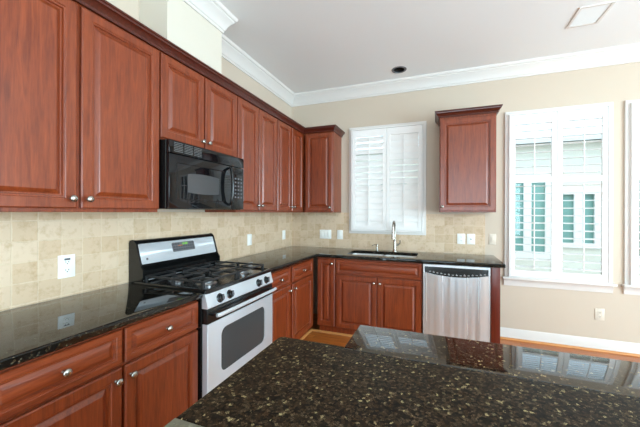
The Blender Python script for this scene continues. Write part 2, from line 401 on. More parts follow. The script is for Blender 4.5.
# ------------------------------------------------------------------ windows with plantation shutters
def shutter(root, x0, x1, z0, z1, secs, tilts, pitch=.0762, rail_t=.05, rail_b=.05, stile=.045, y=YB-.03):
    """one hinged shutter panel: frame, louvers of each opening, tilt rod"""
    holes = [rect(x0+stile, x1-stile, a, b) for a, b in secs]
    fr = MB().slab(rect(x0, x1, z0, z1), holes, 0, .028, bev=.002, mk=lambda x, z, d: (x, y+.014-d, z)).build('shutter_panel', M_SHUT, root, smooth=False)
    for (a, b), tf in zip(secs, tilts):
        m = MB(); n = max(1, round((b-a)/pitch)); p = (b-a)/n
        for k in range(n):
            zc = a + p*(k+.5); t = R(tf(k, n)); hw = .0445; pts = []
            for u, v in ((-hw, 0), (-hw*.6, .0042), (0, .0055), (hw*.6, .0042), (hw, 0), (hw*.6, -.0042), (0, -.0055), (-hw*.6, -.0042)):
                pts.append((y + u*math.cos(t) - v*math.sin(t), zc + u*math.sin(t) + v*math.cos(t)))
            m.prism(pts, 'X', x0+stile+.002, x1-stile-.002)
        m.build('louvers', M_SHUT, fr, ang=50)
        xm = (x0+x1)/2; t0, t1 = R(tf(0, n)), R(tf(n-1, n))
        MB().box(xm-.005, xm+.005, y-.0445*math.cos(t0)-.014, y-.0445*math.cos(t0)-.004, a+p*.35, b-p*.35, .002).build('tilt_rod', M_SHUT, fr)
def window_unit(name, x0, x1, z0, z1, sill, cw, wx0, wx1, wz0, wz1, panels):
    """x0..z1 outer casing; w* the wall opening; panels a list of shutter arguments"""
    root = bpy.data.objects.new(name, None); COL.objects.link(root); struct(root)
    iw = .028
    MB().slab(rect(x0, x1, z0, z1), [rect(x0+cw, x1-cw, z0+(cw if not sill else .010), z1-cw)], 0, .022, bev=.004, mk=lambda x, z, d: (x, YB-d, z)).build('window_frame', M_TRIM, root)
    fx0, fx1, fz0, fz1 = panels[0][0]-.004, panels[-1][1]+.004, panels[0][2]-.004, panels[0][3]+.004
    MB().slab(rect(x0+cw-.010, x1-cw+.010, z0+(cw-.010 if not sill else .0), z1-cw+.010), [rect(fx0, fx1, fz0, fz1)], 0, .05, bev=.001,
              mk=lambda x, z, d: (x, YB+.002-d, z)).build('shutter_frame', M_SHUT, root)
    if sill:
        MB().box(x0-.02, x1+.02, YB-.062, YB, z0-.024, z0, .004).build('window_sill', M_TRIM, root)
        MB().sweep([(0, z0-.10), (.012, z0-.10), (.014, z0-.085), (.020, z0-.05), (.030, z0-.034), (.034, z0-.024), (0, z0-.024)], [(x0-.005, YB), (x1+.005, YB)]).build('window_apron', M_TRIM, root)
    for p in panels: shutter(root, *p)
    zm = (wz0+wz1)/2 if not sill else 1.738   # double-hung sashes and glass at the outer side of the wall
    for a, b, yy in ((wz0, zm+.016, YB+.048), (zm-.016, wz1, YB+.072)):
        s = MB().slab(rect(wx0, wx1, a, b), [rect(wx0+.03, wx1-.03, a+.03, b-.03)], 0, .022, mk=lambda x, z, d: (x, yy-d, z)).build('window_sash', M_TRIM, root, smooth=False)
        MB().box(wx0+.028, wx1-.028, yy-.013, yy-.009, a+.028, b-.028).build('window_pane', M_GLASS, s, smooth=False)
    return root
closedR = lambda k, n: 76 if k >= n-4 else (56 if k >= n-8 else 68)
window_unit('window_1', -1.10, -.143, 1.115, 2.485, False, .045, *WIN[0], [
    (-1.05, -.617, 1.165, 2.436, [(1.20, 2.352)], [lambda k, n: 56 if k > 7 else (60 if k > 4 else 70)], .0762, .05, .05, .042),
    (-.613, -.190, 1.165, 2.436, [(1.20, 2.352)], [closedR], .0762, .05, .05, .042)])
opn = lambda k, n: 3
for nm, dx, tl in (('window_2', 0, (4, 2)), ('window_3', 1.036, (2, 3))):
    window_unit(nm, .681+dx, 1.625+dx, .69, 2.495, True, .048, *[v+(dx if i < 2 else 0) for i, v in enumerate(WIN[1])], [
        (.732+dx, 1.152+dx, .700, 2.442, [(.772, 1.712), (1.765, 2.378)], [lambda k, n: 5, lambda k, n: 6]),
        (1.156+dx, 1.576+dx, .700, 2.442, [(.772, 1.712), (1.765, 2.378)], [lambda k, n: 4, lambda k, n: 6])])
# frames of the unseen windows, invented around the fill lights
def added_window(name, axis, lo, hi, z0, z1, pos, n):
    root = bpy.data.objects.new(name, None); COL.objects.link(root); struct(root)
    mk = (lambda a, z, d: (a, pos-d, z)) if axis == 'X' else (lambda a, z, d: (pos+d, a, z))
    wd = (hi-lo)/n
    holes = [rect(lo+wd*i+.04, lo+wd*(i+1)-.04, a, b) for i in range(n) for a, b in ((z0+.05, (z0+z1)/2-.02), ((z0+z1)/2+.02, z1-.05))]
    MB().slab(rect(lo-.05, hi+.05, z0-.05, z1+.05), holes, -.02, .02, mk=mk).build('window_frame', M_TRIM, root, smooth=False)
added_window('added_window_4', 'X', -.8, .8, .2, 2.65, YF-.02, 2)
added_window('added_window_5', 'X', 1.0, 2.6, .2, 2.65, YF-.02, 2)
added_window('added_window_6', 'Y', -1.6, 2.0, .55, 2.55, XR+.02, 4)

# ------------------------------------------------------------------ cabinet doors and knobs
def raised_panel(x0, x1, z0, z1, y, st=.056, th=.02, horiz=False, drawer=False):
    """loops of rectangles (inset, depth in front of y) give frame, ogee, groove and raised field"""
    if drawer: pr = [(0, 0), (0, .016), (.004, th), (st-.006, th), (st-.003, .0165), (st+.003, .0155), (st+.006, .010), (st+.010, .0095), (st+.024, .017), (st+.027, .018)]
    else: pr = [(0, 0), (0, .015), (.005, th), (st-.010, th), (st-.007, .0165), (st-.001, .0155), (st+.002, .006), (st+.008, .0055), (st+.024, .0165), (st+.028, .018)]
    L = [[(x0+i, y-d, z0+i), (x1-i, y-d, z0+i), (x1-i, y-d, z1-i), (x0+i, y-d, z1-i)] for i, d in pr]
    return MB().loops(L)
_knob = [None]
def knob(parent, x, y, z):
    if _knob[0] is None:
        o = MB().lathe([(.0, 0), (.008, 0), (.0075, .003), (.0055, .006), (.005, .013), (.008, .017), (.0145, .020), (.016, .0235), (.0150, .027), (.010, .0305), (.0, .032)], d=(0, -1, 0)).build('knob', M_NICKEL, parent, ang=60)
        _knob[0] = o
    else:
        o = _knob[0].copy(); COL.objects.link(o); o.parent = parent
    o.location = (x, y, z); return o
def door(root, x0, x1, z0, z1, kx=None, kz=None, y=0, st=.056, name='door'):
    d = raised_panel(x0, x1, z0, z1, y+.02, st).build(name, M_WV, root, ang=20)
    if kx is not None: knob(d, kx, y, kz)
    return d
def drawer(root, x0, x1, z0, z1, kn=True, y=0):
    d = raised_panel(x0, x1, z0, z1, y+.02, .030, drawer=True).build('drawer', M_WH, root, ang=20)
    if kn: knob(d, (x0+x1)/2, y, (z0+z1)/2)
    return d
def wall_cab(label, loc, rz, w, depth, z0, z1, doors, kn, group='wall cabinets', x0=0):
    t = thing('wall_cabinet', label, 'cabinet', loc, rz, group)
    MB().box(x0, w, .021, depth, z0, z1, .0015, 1).build('cabinet_body', M_WV, t)
    for (a, b, c, d), k in zip(doors, kn): door(t, a, b, c, d, k, c+.045 if k is not None else None)
    return t
def left(y0): return (UF, y0, 0)
DZ0, DZ1, BZ, TZ = 1.402, 2.366, 1.384, 2.40
A = wall_cab('tall cherry wall cabinet nearest the camera, left of the microwave', (UF, .49, 0), 90, .883, .349, BZ, TZ,
             [(.006, .434, DZ0, DZ1), (.452, .878, DZ0, DZ1)], [.408, .478])
wall_cab('short two-door cherry wall cabinet directly above the microwave', (UF, 1.374, 0), 90, .752, .349, 1.838, TZ,
         [(.005, .367, 1.845, DZ1), (.380, .747, 1.845, DZ1)], [.340, .402])
wall_cab('tall two-door cherry wall cabinet just right of the microwave', (UF, 2.127, 0), 90, .671, .349, BZ, TZ,
         [(.006, .320, DZ0, DZ1), (.332, .664, DZ0, DZ1)], [.293, .357])
wall_cab('tall two-door cherry wall cabinet in the corner end of the left run', (UF, 2.799, 0), 90, 1.0, .349, BZ, TZ,
         [(.008, .322, DZ0, DZ1), (.343, .640, DZ0, DZ1)], [.295, .370])
wall_cab('single-door cherry wall cabinet on back wall left of sink window', (UF, YU, 0), 0, .385, .349, BZ, TZ,
         [(.022, .377, DZ0, DZ1)], [.350], x0=.0)
# crown along the run
kp = [(0, 2.376), (.010, 2.376), (.013, 2.382), (.013, 2.388), (.018, 2.396), (.026, 2.406), (.034, 2.414), (.040, 2.417), (.042, 2.426), (.048, 2.430), (.048, 2.440), (0, 2.440)]
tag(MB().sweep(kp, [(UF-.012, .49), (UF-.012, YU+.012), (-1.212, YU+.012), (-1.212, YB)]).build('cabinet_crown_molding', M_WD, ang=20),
    'dark cherry crown molding running along the tops of the left cabinets', 'molding')
c = wall_cab('single cherry wall cabinet hanging between sink window and shuttered side window', (.003, YU, 0), 0, .545, .349, 1.392, 2.43,
             [(.008, .537, 1.405, 2.385)], [.030])
kp2 = [(o, z+.032) for o, z in kp]
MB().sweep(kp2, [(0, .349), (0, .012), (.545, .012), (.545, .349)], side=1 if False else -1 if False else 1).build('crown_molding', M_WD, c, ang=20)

# base cabinets
def base_cab(label, loc, rz, w, depth, doors, drawers, kn, kd, x0=0, group='base cabinets', hollow=False):
    t = thing('base_cabinet', label, 'cabinet', loc, rz, group)
    if hollow:
        m = MB()
        for a, b in ((x0, x0+.018), (w-.018, w)): m.prism([(.021, .10), (.021, .878), (depth, .878), (depth, 0), (.085, 0), (.085, .10)], 'X', a, b)
        m.box(x0+.018, w-.018, .021, .040, .10, .878); m.box(x0+.018, w-.018, .04, depth, .10, .118)
        m.box(x0+.018, w-.018, .085, .10, 0, .10); m.box(x0+.018, w-.018, depth-.01, depth, .118, .878)
        m.build('cabinet_body', M_WV, t, smooth=False)
    else:
        MB().prism([(.021, .10), (.021, .878), (depth, .878), (depth, 0), (.085, 0), (.085, .10)], 'X', x0, w).build('cabinet_body', M_WV, t, smooth=False)
    for (a, b, c, d), k, kz in kn and zip(doors, kn, kd): door(t, a, b, c, d, k, kz)
    for a, b, c, d, k in drawers: drawer(t, a, b, c, d, k)
    return t
LZ0, LZ1, RZ0, RZ1 = .112, .693, .708, .862
base_cab('cherry base cabinet with two drawers, left of the range', (BF, .49, 0), 90, .912, .615,
         [(.006, .455, LZ0, LZ1), (.469, .906, LZ0, LZ1)], [(.006, .455, RZ0, RZ1, True), (.469, .906, RZ0, RZ1, True)], [.427, .494], [.645, .645])
base_cab('cherry base cabinet with two drawers, right of the range', (BF, 2.165, 0), 90, 1.0, .615,
         [(.006, .402, LZ0, LZ1), (.448, .93, LZ0, LZ1)], [(.006, .402, RZ0, RZ1, True), (.448, .93, RZ0, RZ1, True)], [.375, .478], [.645, .645])
base_cab('narrow cherry pull-out cabinet in the corner of the back run', (-1.299, YD, 0), 0, .218, .63,
         [(.006, .210, LZ0, RZ1)], [], [.183], [.815])
base_cab('two-door cherry sink base cabinet with false drawer front', (-1.080, YD, 0), 0, .925, .63,
         [(.010, .462, LZ0, LZ1), (.470, .915, LZ0, LZ1)], [(.010, .915, RZ0, RZ1, False)], [.435, .497], [.635, .635], hollow=True)
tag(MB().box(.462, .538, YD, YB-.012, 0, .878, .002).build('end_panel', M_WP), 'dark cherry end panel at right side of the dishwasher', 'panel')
for nm, pth in (('trim_3', [(BF-.085, .49), (BF-.085, 1.38)]), ('trim_4', [(BF-.085, 2.17), (BF-.085, YD+.085), (-.16, YD+.085)])):
    struct(MB().sweep([(0, 0), (.018, 0), (.016, .010), (.009, .017), (0, .019)], pth).build(nm, M_SHOE))

# ------------------------------------------------------------------ countertops
YCF = 3.150; XCF = -1.298
tag(MB().slab(rect(XL+.011, XCF, .42, 1.403), [], .880, ZT, .009).build('granite_countertop', M_GR),
    'polished black granite countertop left of the range', 'countertop')
SK = (-.985, -.222, 3.265, 3.645)
tag(MB().slab([(XL+.011, 2.158), (XCF, 2.158), (XCF, YCF), (.569, YCF), (.577, YCF+.003), (.580, YCF+.011), (.580, YB-.011), (XL+.011, YB-.011)],
    [rrect(*SK, .05)], .880, ZT, .009).build('granite_countertop', M_GR),
    'L-shaped polished black granite countertop around the corner with sink', 'countertop')

# sink (undermount double bowl)
t = thing('double_bowl_sink', 'stainless steel double bowl undermount sink below the window', 'sink', (0, 0, 0))
def bowl(x0, x1):
    L = []
    for ins, z, r in ((-.012, .879, .06), (0, .879, .05), (0, .872, .05), (.006, .72, .05), (.02, .698, .045), (.06, .690, .03)):
        L.append([(x, y, z) for x, y in rrect(x0+ins, x1-ins, SK[2]-.004+ins, SK[3]+.004-ins, r)])
    b = MB().loops(L, cap0=False).build('bowl', M_SINK, t, ang=50)
    MB().lathe([(0, .0), (.04, .0), (.042, .003), (.03, .004), (.0, .002)], ((x0+x1)/2, (SK[2]+SK[3])/2, .690)).build('drain', M_CHROME, b)
bowl(SK[0]-.004, -.62); bowl(-.592, SK[1]+.004)
# faucet
t = thing('pull_down_faucet', 'brushed nickel pull-down kitchen faucet behind the sink', 'faucet', (-.50, 3.705, ZT))
MB().lathe([(0, 0), (.029, 0), (.029, .006), (.024, .012), (.021, .05), (.021, .11), (.017, .13), (.014, .14), (0, .14)]).build('faucet_body', M_NICKEL, t, ang=40)
pth = [(0, 0, .135), (0, 0, .22), (0, 0, .29)]
for k in range(1, 13):
    a = math.pi*k/12; pth.append((0, -.075+.075*math.cos(a), .29+.075*math.sin(a)))
pth += [(0, -.152, .27)]
MB().tube(pth, .0115, 12).build('spout', M_NICKEL, t, ang=60)
MB().lathe([(0, 0), (.013, 0), (.0145, .02), (.017, .06), (.0205, .095), (.021, .115), (.016, .118), (0, .118)], (0, -.152, .278), (0, -.04, -1)).build('spray_head', M_NICKEL, t, ang=40)
lv = MB().tube([(.018, 0, .078), (.034, 0, .085), (.050, -.004, .088)], .011, 10, rs=[.013, .013, .011]).tube([(.046, 0, .088), (.062, -.01, .105), (.066, -.03, .142)], .006, 8, rs=[.009, .007, .005]).build('lever', M_NICKEL, t, ang=60)
t = thing('soap_dispenser', 'small brushed nickel soap dispenser left of the faucet', 'soap dispenser', (-.715, 3.70, ZT))
MB().lathe([(0, 0), (.019, 0), (.019, .005), (.012, .010), (.011, .05), (.0, .05)]).build('dispenser_base', M_NICKEL, t)
MB().lathe([(0, .048), (.006, .048), (.006, .062), (.013, .064), (.013, .078), (0, .080)]).build('pump_head', M_NICKEL, t)
MB().tube([(0, 0, .072), (-.03, -.03, .074), (-.05, -.05, .066)], .005, 8).build('nozzle', M_NICKEL, t)

# ------------------------------------------------------------------ gas range
RY0, RY1 = 1.408, 2.154; RW = RY1-RY0
t = thing('gas_range', 'stainless and black gas range between the cherry base cabinets', 'range', (-1.265, RY0, 0), 90)
# local: x 0..RW along the wall, y 0 at the door face, + towards the wall
D = 0.671   # depth to the wall tiles
MB().box(0, RW, .045, D, .02, .905, .003, 1).build('range_body', M_BLACK, t)
for sx in (.04, RW-.04):
    for sy in (.10, D-.08): MB().lathe([(0, 0), (.018, 0), (.018, .021), (0, .021)], (sx, sy, 0), n=12).build('foot', M_BLACK, t)
# cooktop with raised rim
ck = MB()
ck.loops([[(x, y, z) for x, y in rrect(a, RW-a, b, D-.06-a, .012)] for a, b, z in ((0, .012, .903), (0, .012, .922), (.006, .018, .928), (.018, .032, .928), (.028, .044, .918), (.04, .06, .916))])
cook = ck.build('cooktop', M_BLACK, t, ang=40)
MB().box(.02, RW-.02, D-.105, D-.092, .926, .932, .002).build('rear_edge_highlight', M_STEEL, t)  # thin steel bar added to draw the highlight on the cooktop's rear edge
# burners
for bx in (.19, RW-.19):
    for by, br in ((.18, .048), (.43, .040)):
        b = MB().lathe([(0, 0), (br+.02, 0), (br+.016, .005), (br, .008), (br, .018), (br-.004, .022), (0, .022)], (bx, by, .916)).build('burner', M_BURN, t, ang=40)
        MB().lathe([(0, .022), (br-.006, .022), (br-.004, .028), (br-.010, .031), (0, .032)], (bx, by, .916)).build('burner_cap', M_BMATT, b, ang=40)
# two continuous cast grates
def grate(x0, x1):
    m = MB(); z = .966; r = .0078; y0, y1 = .075, D-.125
    xm = (x0+x1)/2
    def bar(ax, ay, bx, by, h=.012): 
        if abs(ax-bx) < 1e-6: m.box(ax-r, ax+r, min(ay, by), max(ay, by), z-h, z, .002, 1)
        else: m.box(min(ax, bx), max(ax, bx), ay-r, ay+r, z-h, z, .002, 1)
    for y in (y0, (y0+y1)/2, y1): bar(x0, y, x1, y)
    for x in (x0, x1): bar(x, y0, x, y1)
    for cy in (.18, .43):
        for dx, dy in ((-1, 0), (1, 0), (0, -1), (0, 1)):
            if dx: m.box(min(xm+dx*.03, x0 if dx < 0 else x1), max(xm+dx*.03, x0 if dx < 0 else x1), cy-r, cy+r, z-.010, z+.004, .002, 1)
            else:
                e = {(-1, .18): y0, (1, .18): (y0+y1)/2, (-1, .43): (y0+y1)/2, (1, .43): y1}[(dy, cy)]
                m.box(xm-r, xm+r, min(cy+dy*.03, e), max(cy+dy*.03, e), z-.010, z+.004, .002, 1)
    for x in (x0, x1):
        for y in (y0, (y0+y1)/2, y1): m.box(x-.009, x+.009, y-.010, y+.010, .9165, z, .003, 1)
    m.build('grate', M_BMATT, t)
grate(.045, RW/2-.012); grate(RW/2+.012, RW-.045)
# control fascia, slanted
MB().prism([(.045, .815), (.004, .815), (.002, .822), (.022, .898), (.030, .906), (.045, .906)], 'X', .004, RW-.004).build('control_panel', M_STEEL, t, smooth=False)
MB().box(0, RW, .018, .06, .902, .914, .003, 1).build('front_rim', M_BLACK, t)
MB().box(.03, .14, .0165, .020, .899, .9045, .001, 1).build('vent_slots', M_BLACK, t)
for kx in (.118, .212, .545, .650):
    MB().lathe([(0, -.001), (.033, -.001), (.033, .0015), (0, .002)], (kx, .012, .852), (0, -1, .26), 24).build('knob_bezel', M_CHROME, t, ang=40)
    k = MB().lathe([(0, 0), (.029, 0), (.029, .003), (.0235, .006), (.0205, .021), (.018, .025), (0, .026)], (kx, .012, .852), (0, -1, .26), 24).build('control_knob', M_BLACK, t, ang=40)
    MB().box(kx-.004, kx+.004, -.022, -.012, .840, .880, .002, 1).build('knob_grip', M_BUT, k)
# oven door
MB().box(.006, RW-.006, .006, .045, .722, .808, .004).build('door_top_band', M_BLACK, t)
dr = MB().slab(rect(.006, RW-.006, .185, .722), [rrect(.125, .622, .385, .662, .045)], 0, .042, .005, mk=lambda x, z, d: (x, .045-d, z)).build('oven_door', M_STEEL, t)
MB().slab(rrect(.12, .627, .380, .667, .047), [], 0, .036, mk=lambda x, z, d: (x, .044-d, z)).build('oven_window', M_GREYW, dr, smooth=False)
h = MB().tube([(.028, -.045, .778), (.05, -.052, .778), (.2, -.054, .778), (RW-.2, -.054, .778), (RW-.07, -.052, .778), (RW-.045, -.045, .778)], .0115, 12).build('oven_handle', M_STEEL, t, ang=60)
for hx in (.045, RW-.062): MB().box(hx-.012, hx+.012, -.045, .01, .768, .788, .004).build('handle_bracket', M_BLACK, h)
MB().box(.006, RW-.006, .004, .045, .04, .180, .004).build('storage_drawer', M_STEEL, t)
# backguard
yb = D; Y = lambda wx: -(wx+1.265)  # world x -> local y
prof = [(Y(-1.934), .905), (Y(-1.934), 1.173), (Y(-1.925), 1.188), (Y(-1.905), 1.195), (Y(-1.895), 1.191), (Y(-1.880), 1.174), (Y(-1.838), 1.036), (Y(-1.842), 1.022), (Y(-1.855), 1.008), (Y(-1.875), .985), (Y(-1.875), .905)]
g = MB().prism(prof, 'X', .030, RW-.006).build('backguard', M_BLACK, t, smooth=False)
capp = [(Y(-1.935), .905), (Y(-1.935), 1.175), (Y(-1.927), 1.192), (Y(-1.905), 1.199), (Y(-1.890), 1.194), (Y(-1.872), 1.175), (Y(-1.828), 1.030), (Y(-1.806), 1.0), (Y(-1.806), .96), (Y(-1.83), .905)]
MB().prism(capp, 'X', .016, .030).build('end_cap', M_BLACK, g, smooth=False); MB().prism(capp, 'X', RW-.006, RW+.006).build('end_cap', M_BLACK, g, smooth=False)
# slanted steel fascia laid on the backguard
p0, p1 = Vector((0, Y(-1.880), 1.174)), Vector((0, Y(-1.838), 1.036)); dd = (p1-p0).normalized(); nn = Vector((0, dd.z, -dd.y)); nn = nn if nn.y < 0 else -nn
def on_face(x, s, o): q = p0 + dd*s + nn*o; return (x, q.y, q.z)
LEN = (p1-p0).length
fp = MB().slab(rrect(.034, RW-.009, .005, LEN, .010), [], 0, .004, .0015, mk=lambda x, s_, d: on_face(x, s_, d)).build('steel_fascia', M_STEEL, g)
dp = MB().slab(rrect(.295, .510, .022, .092, .010), [], 0.004, .006, mk=lambda x, s_, d: on_face(x, s_, d)).build('display', M_BUT, g, smooth=False)
m = MB()
for i in range(9):
    for j in range(3):
        if j == 0 and 3 <= i <= 6: continue
        m.slab(rect(.303+i*.0228, .319+i*.0228, .030+j*.020, .041+j*.020), [], .006, .0066, mk=lambda x, s_, d: on_face(x, s_, d))
m.build('buttons', M_LEG if False else simple('dim_button_print', (.05, .05, .055, 1), .5), dp, smooth=False)
def emis(name, c, s):
    mm, nt, b = newmat(name); b.inputs['Base Color'].default_value = (0, 0, 0, 1); b.inputs['Emission Color'].default_value = c; b.inputs['Emission Strength'].default_value = s; return mm
seg = {'1': 'bc', '2': 'abged', '4': 'fgbc', '0': 'abcdef', '8': 'abcdefg'}
def digits(txt, x, s0, hgt, mat, par, nm):
    m = MB(); wd = hgt*.55; tk = hgt*.16
    for ch in txt:
        if ch == ':':
            for q in (.3, .7): m.slab(rect(x, x+tk, s0+hgt*q-tk/2, s0+hgt*q+tk/2), [], .006, .0068, mk=lambda a, b, d: on_face(a, b, d))
            x += tk*2.4; continue
        R_ = {'a': (0, wd, 0, tk), 'g': (0, wd, hgt/2-tk/2, hgt/2+tk/2), 'd': (0, wd, hgt-tk, hgt), 'f': (0, tk, 0, hgt/2), 'b': (wd-tk, wd, 0, hgt/2), 'e': (0, tk, hgt/2, hgt), 'c': (wd-tk, wd, hgt/2, hgt)}
        for k in seg[ch]:
            a, b, c_, d_ = R_[k]; m.slab(rect(x+a, x+b, s0+c_, s0+d_), [], .006, .0068, mk=lambda a, b, d: on_face(a, b, d))
        x += wd*1.45
    m.build(nm, mat, par, smooth=False)
digits('12:00', .388, .027, .016, emis('green_led', (.25, .9, .02, 1), .7), dp, 'clock_digits')
m = MB()
for i in range(4): m.slab(rect(.352+i*.010, .359+i*.010, .046, .0495), [], .006, .0068, mk=lambda a, b, d: on_face(a, b, d))
m.build('indicator_lights', emis('amber_led', (.9, .25, .02, 1), .8), dp, smooth=False)
MB().slab([(.078+.008*math.cos(2*math.pi*i/20), .112+.008*math.sin(2*math.pi*i/20)) for i in range(20)], [], .004, .0048, mk=lambda x, s_, d: on_face(x, s_, d)).build('round_badge', M_BUT, g, smooth=False)

# ------------------------------------------------------------------ over-the-range microwave
t = thing('over_range_microwave', 'glossy black microwave mounted under the short cabinet above the range', 'microwave', (-1.547, 1.392, 0), 90)
W_ = .750; Z0, Z1 = 1.404, 1.833
MB().box(0, W_, .028, .389, Z0, Z1, .003, 1).build('microwave_body', M_BLACK, t)
vg = MB().box(.0, W_, .0, .028, 1.752, Z1, .004).build('vent_grille', M_BGLASS, t)
m = MB()
for i in range(3):
    for j in range(6): m.box(.035+i*.082, .105+i*.082, -.0025, .004, 1.765+j*.0105, 1.7695+j*.0105, .001, 1)
m.build('vent_fins', simple('vent_fin_grey', (.13, .13, .13, 1), .35), vg)
MDW = .590
md = MB().box(.0, MDW, .0, .028, Z0+.004, 1.748, .005).build('microwave_door', M_BGLASS, t)
MB().slab(rrect(.055, .505, 1.462, 1.700, .012), [rrect(.061, .499, 1.468, 1.694, .010)], 0, .0012, mk=lambda x, z, d: (x, -.0001-d, z)).build('window_border', M_BLACK, md, smooth=False)
MB().slab([(.145, 1.515)] + [(.145+.30*i/10, 1.515-.008*math.sin(math.pi*i/10)) for i in range(1, 10)] + [(.445, 1.515)] + [(.445, 1.635)] + [(.445-.30*i/10, 1.635+.010*math.sin(math.pi*i/10)) for i in range(1, 10)] + [(.145, 1.635)], [], 0, .0015,
          mk=lambda x, z, d: (x, -.0003-d, z)).build('door_window', M_MWW, md, smooth=False)
# bowed vertical handle
hp = [(.560, .0, 1.440), (.560, -.018, 1.452)] + [(.560, -.026-.012*math.sin(math.pi*k/10), 1.465+.245*k/10) for k in range(11)] + [(.560, -.018, 1.723), (.560, .0, 1.735)]
MB().tube(hp, .011, 10, rs=[.008, .010]+[.012]*11+[.010, .008]).build('door_handle', M_BLACK, md, ang=60)
cpn = MB().box(MDW+.003, W_, .0, .028, Z0+.004, 1.748, .005).build('control_panel', M_BLACK, t)
m = MB()
for i in range(3):
    for j in range(6): m.box(.630+i*.038, .650+i*.038, -.001, .002, 1.50+j*.030, 1.513+j*.030, .0004, 1)
m.build('keypad', M_BUT, cpn)
MB().box(.620, .735, -.0015, .002, 1.69, 1.725, .001, 1).build('microwave_display', M_BGLASS, cpn)

# ------------------------------------------------------------------ dishwasher
DX0, DX1 = -.150, .458; DWd = DX1-DX0
t = thing('dishwasher', 'stainless steel dishwasher between sink cabinet and cherry end panel', 'dishwasher', (DX0, YD-.022, 0))
MB().box(.006, DWd-.006, .05, .60, .02, .872, .002, 1).build('dishwasher_body', M_BLACK, t)
MB().box(.01, DWd-.01, .09, .11, .0, .10).build('toe_kick', M_BLACK, t, smooth=False)
nseg = 24
def bow(x): u = 2*x/DWd-1; return .014*(u*u)       # front bulges out in the middle
def arc(x, z, s_): u = 2*x/DWd-1; return z - s_*(1-u*u)
m = MB(); L = []
xs = [.004+(DWd-.008)*i/nseg for i in range(nseg+1)]
zs = lambda x: [.105, .108, arc(x, .795, .038), arc(x, .800, .038)]
for x in xs:
    z = zs(x); L.append([(x, .05, z[0]), (x, bow(x)+.002, z[0]), (x, bow(x), z[1]), (x, bow(x), z[2]), (x, bow(x)+.006, z[3]), (x, .05, z[3])])
m.loops(L).build('dishwasher_door', M_STEELV, t, ang=25)
m = MB(); L = []
for x in xs:
    if x < .02 or x > DWd-.02: continue
    L.append([(x, .05, arc(x, .801, .038)), (x, .016, arc(x, .801, .038)), (x, .022, .850), (x, .05, .850)])
dc = m.loops(L).build('control_strip', M_BLACK, t, ang=25)
MB().slab([(.004, .780), (.020, .780), (.020, .850), (DWd-.020, .850), (DWd-.020, .780), (DWd-.004, .780), (DWd-.004, .873), (.004, .873)][::1], [], .0, .036, .002, mk=lambda x, z, d: (x, .05-d, z)).build('steel_surround', M_STEEL, t)
m = MB()
for i in range(15):
    x = .06 + i*.035
    zz = arc(x, .801, .038)+.014
    m.box(x, x+.018, .010, .018, zz, zz+.005, .001, 1)
    if i % 2: m.box(x+.004, x+.010, .010, .018, zz+.010, zz+.014, .001, 1)
m.build('control_print', M_LEG, dc)

# ------------------------------------------------------------------ island
t = thing('kitchen_island', 'painted kitchen island base hidden under the speckled granite tops', 'kitchen island', (0, 0, 0))
MB().box(-.54, 1.62, .06, .98, .10, .878, .002).build('island_body', M_TRIM, t)
MB().box(-.28, 1.62, .98, 1.21, .10, .878, .002).build('island_extension', M_TRIM, t)
MB().box(-.48, 1.56, .12, .97, 0, .10).build('toe_kick', M_WD, t, smooth=False)
for i in range(3): raised_panel(-.25+i*.62, .34+i*.62, .12, .86, 1.21, .056).xform(Matrix.Translation((0, 2.42, 0)) @ Matrix.Scale(-1, 4, (0, 1, 0))).build('island_panel', M_TRIM, t, ang=20)
rc = [(-.567+.022*(1-math.cos(R(a))), 1.018-.022*(1-math.sin(R(a)))) for a in range(0, 91, 15)]
out = [(-.567, .530), (1.70, .530), (1.70, 1.0), (-.31, 1.0), (-.312, 1.0175)] + rc[::-1]
tag(MB().slab(out, [], .880, ZT, .006).build('island_countertop', M_GRI), 'honed brown-black speckled granite island countertop in the foreground', 'countertop')
tag(MB().slab(rect(-.310, 1.70, 1.001, 1.237), [], .880, ZT, .003).build('polished_counter_strip', M_GRP), 'polished dark granite strip at far island edge mirroring the windows', 'countertop')
tag(MB().slab(rect(-.567, 1.70, .06, .529), [], .880, ZT, .003).build('reflection_slab', M_REFL), 'grey-green slab at the bottom edge standing in for a reflection', 'countertop')  # separate slab whose grey-green colour paints a sunlit reflection on the island

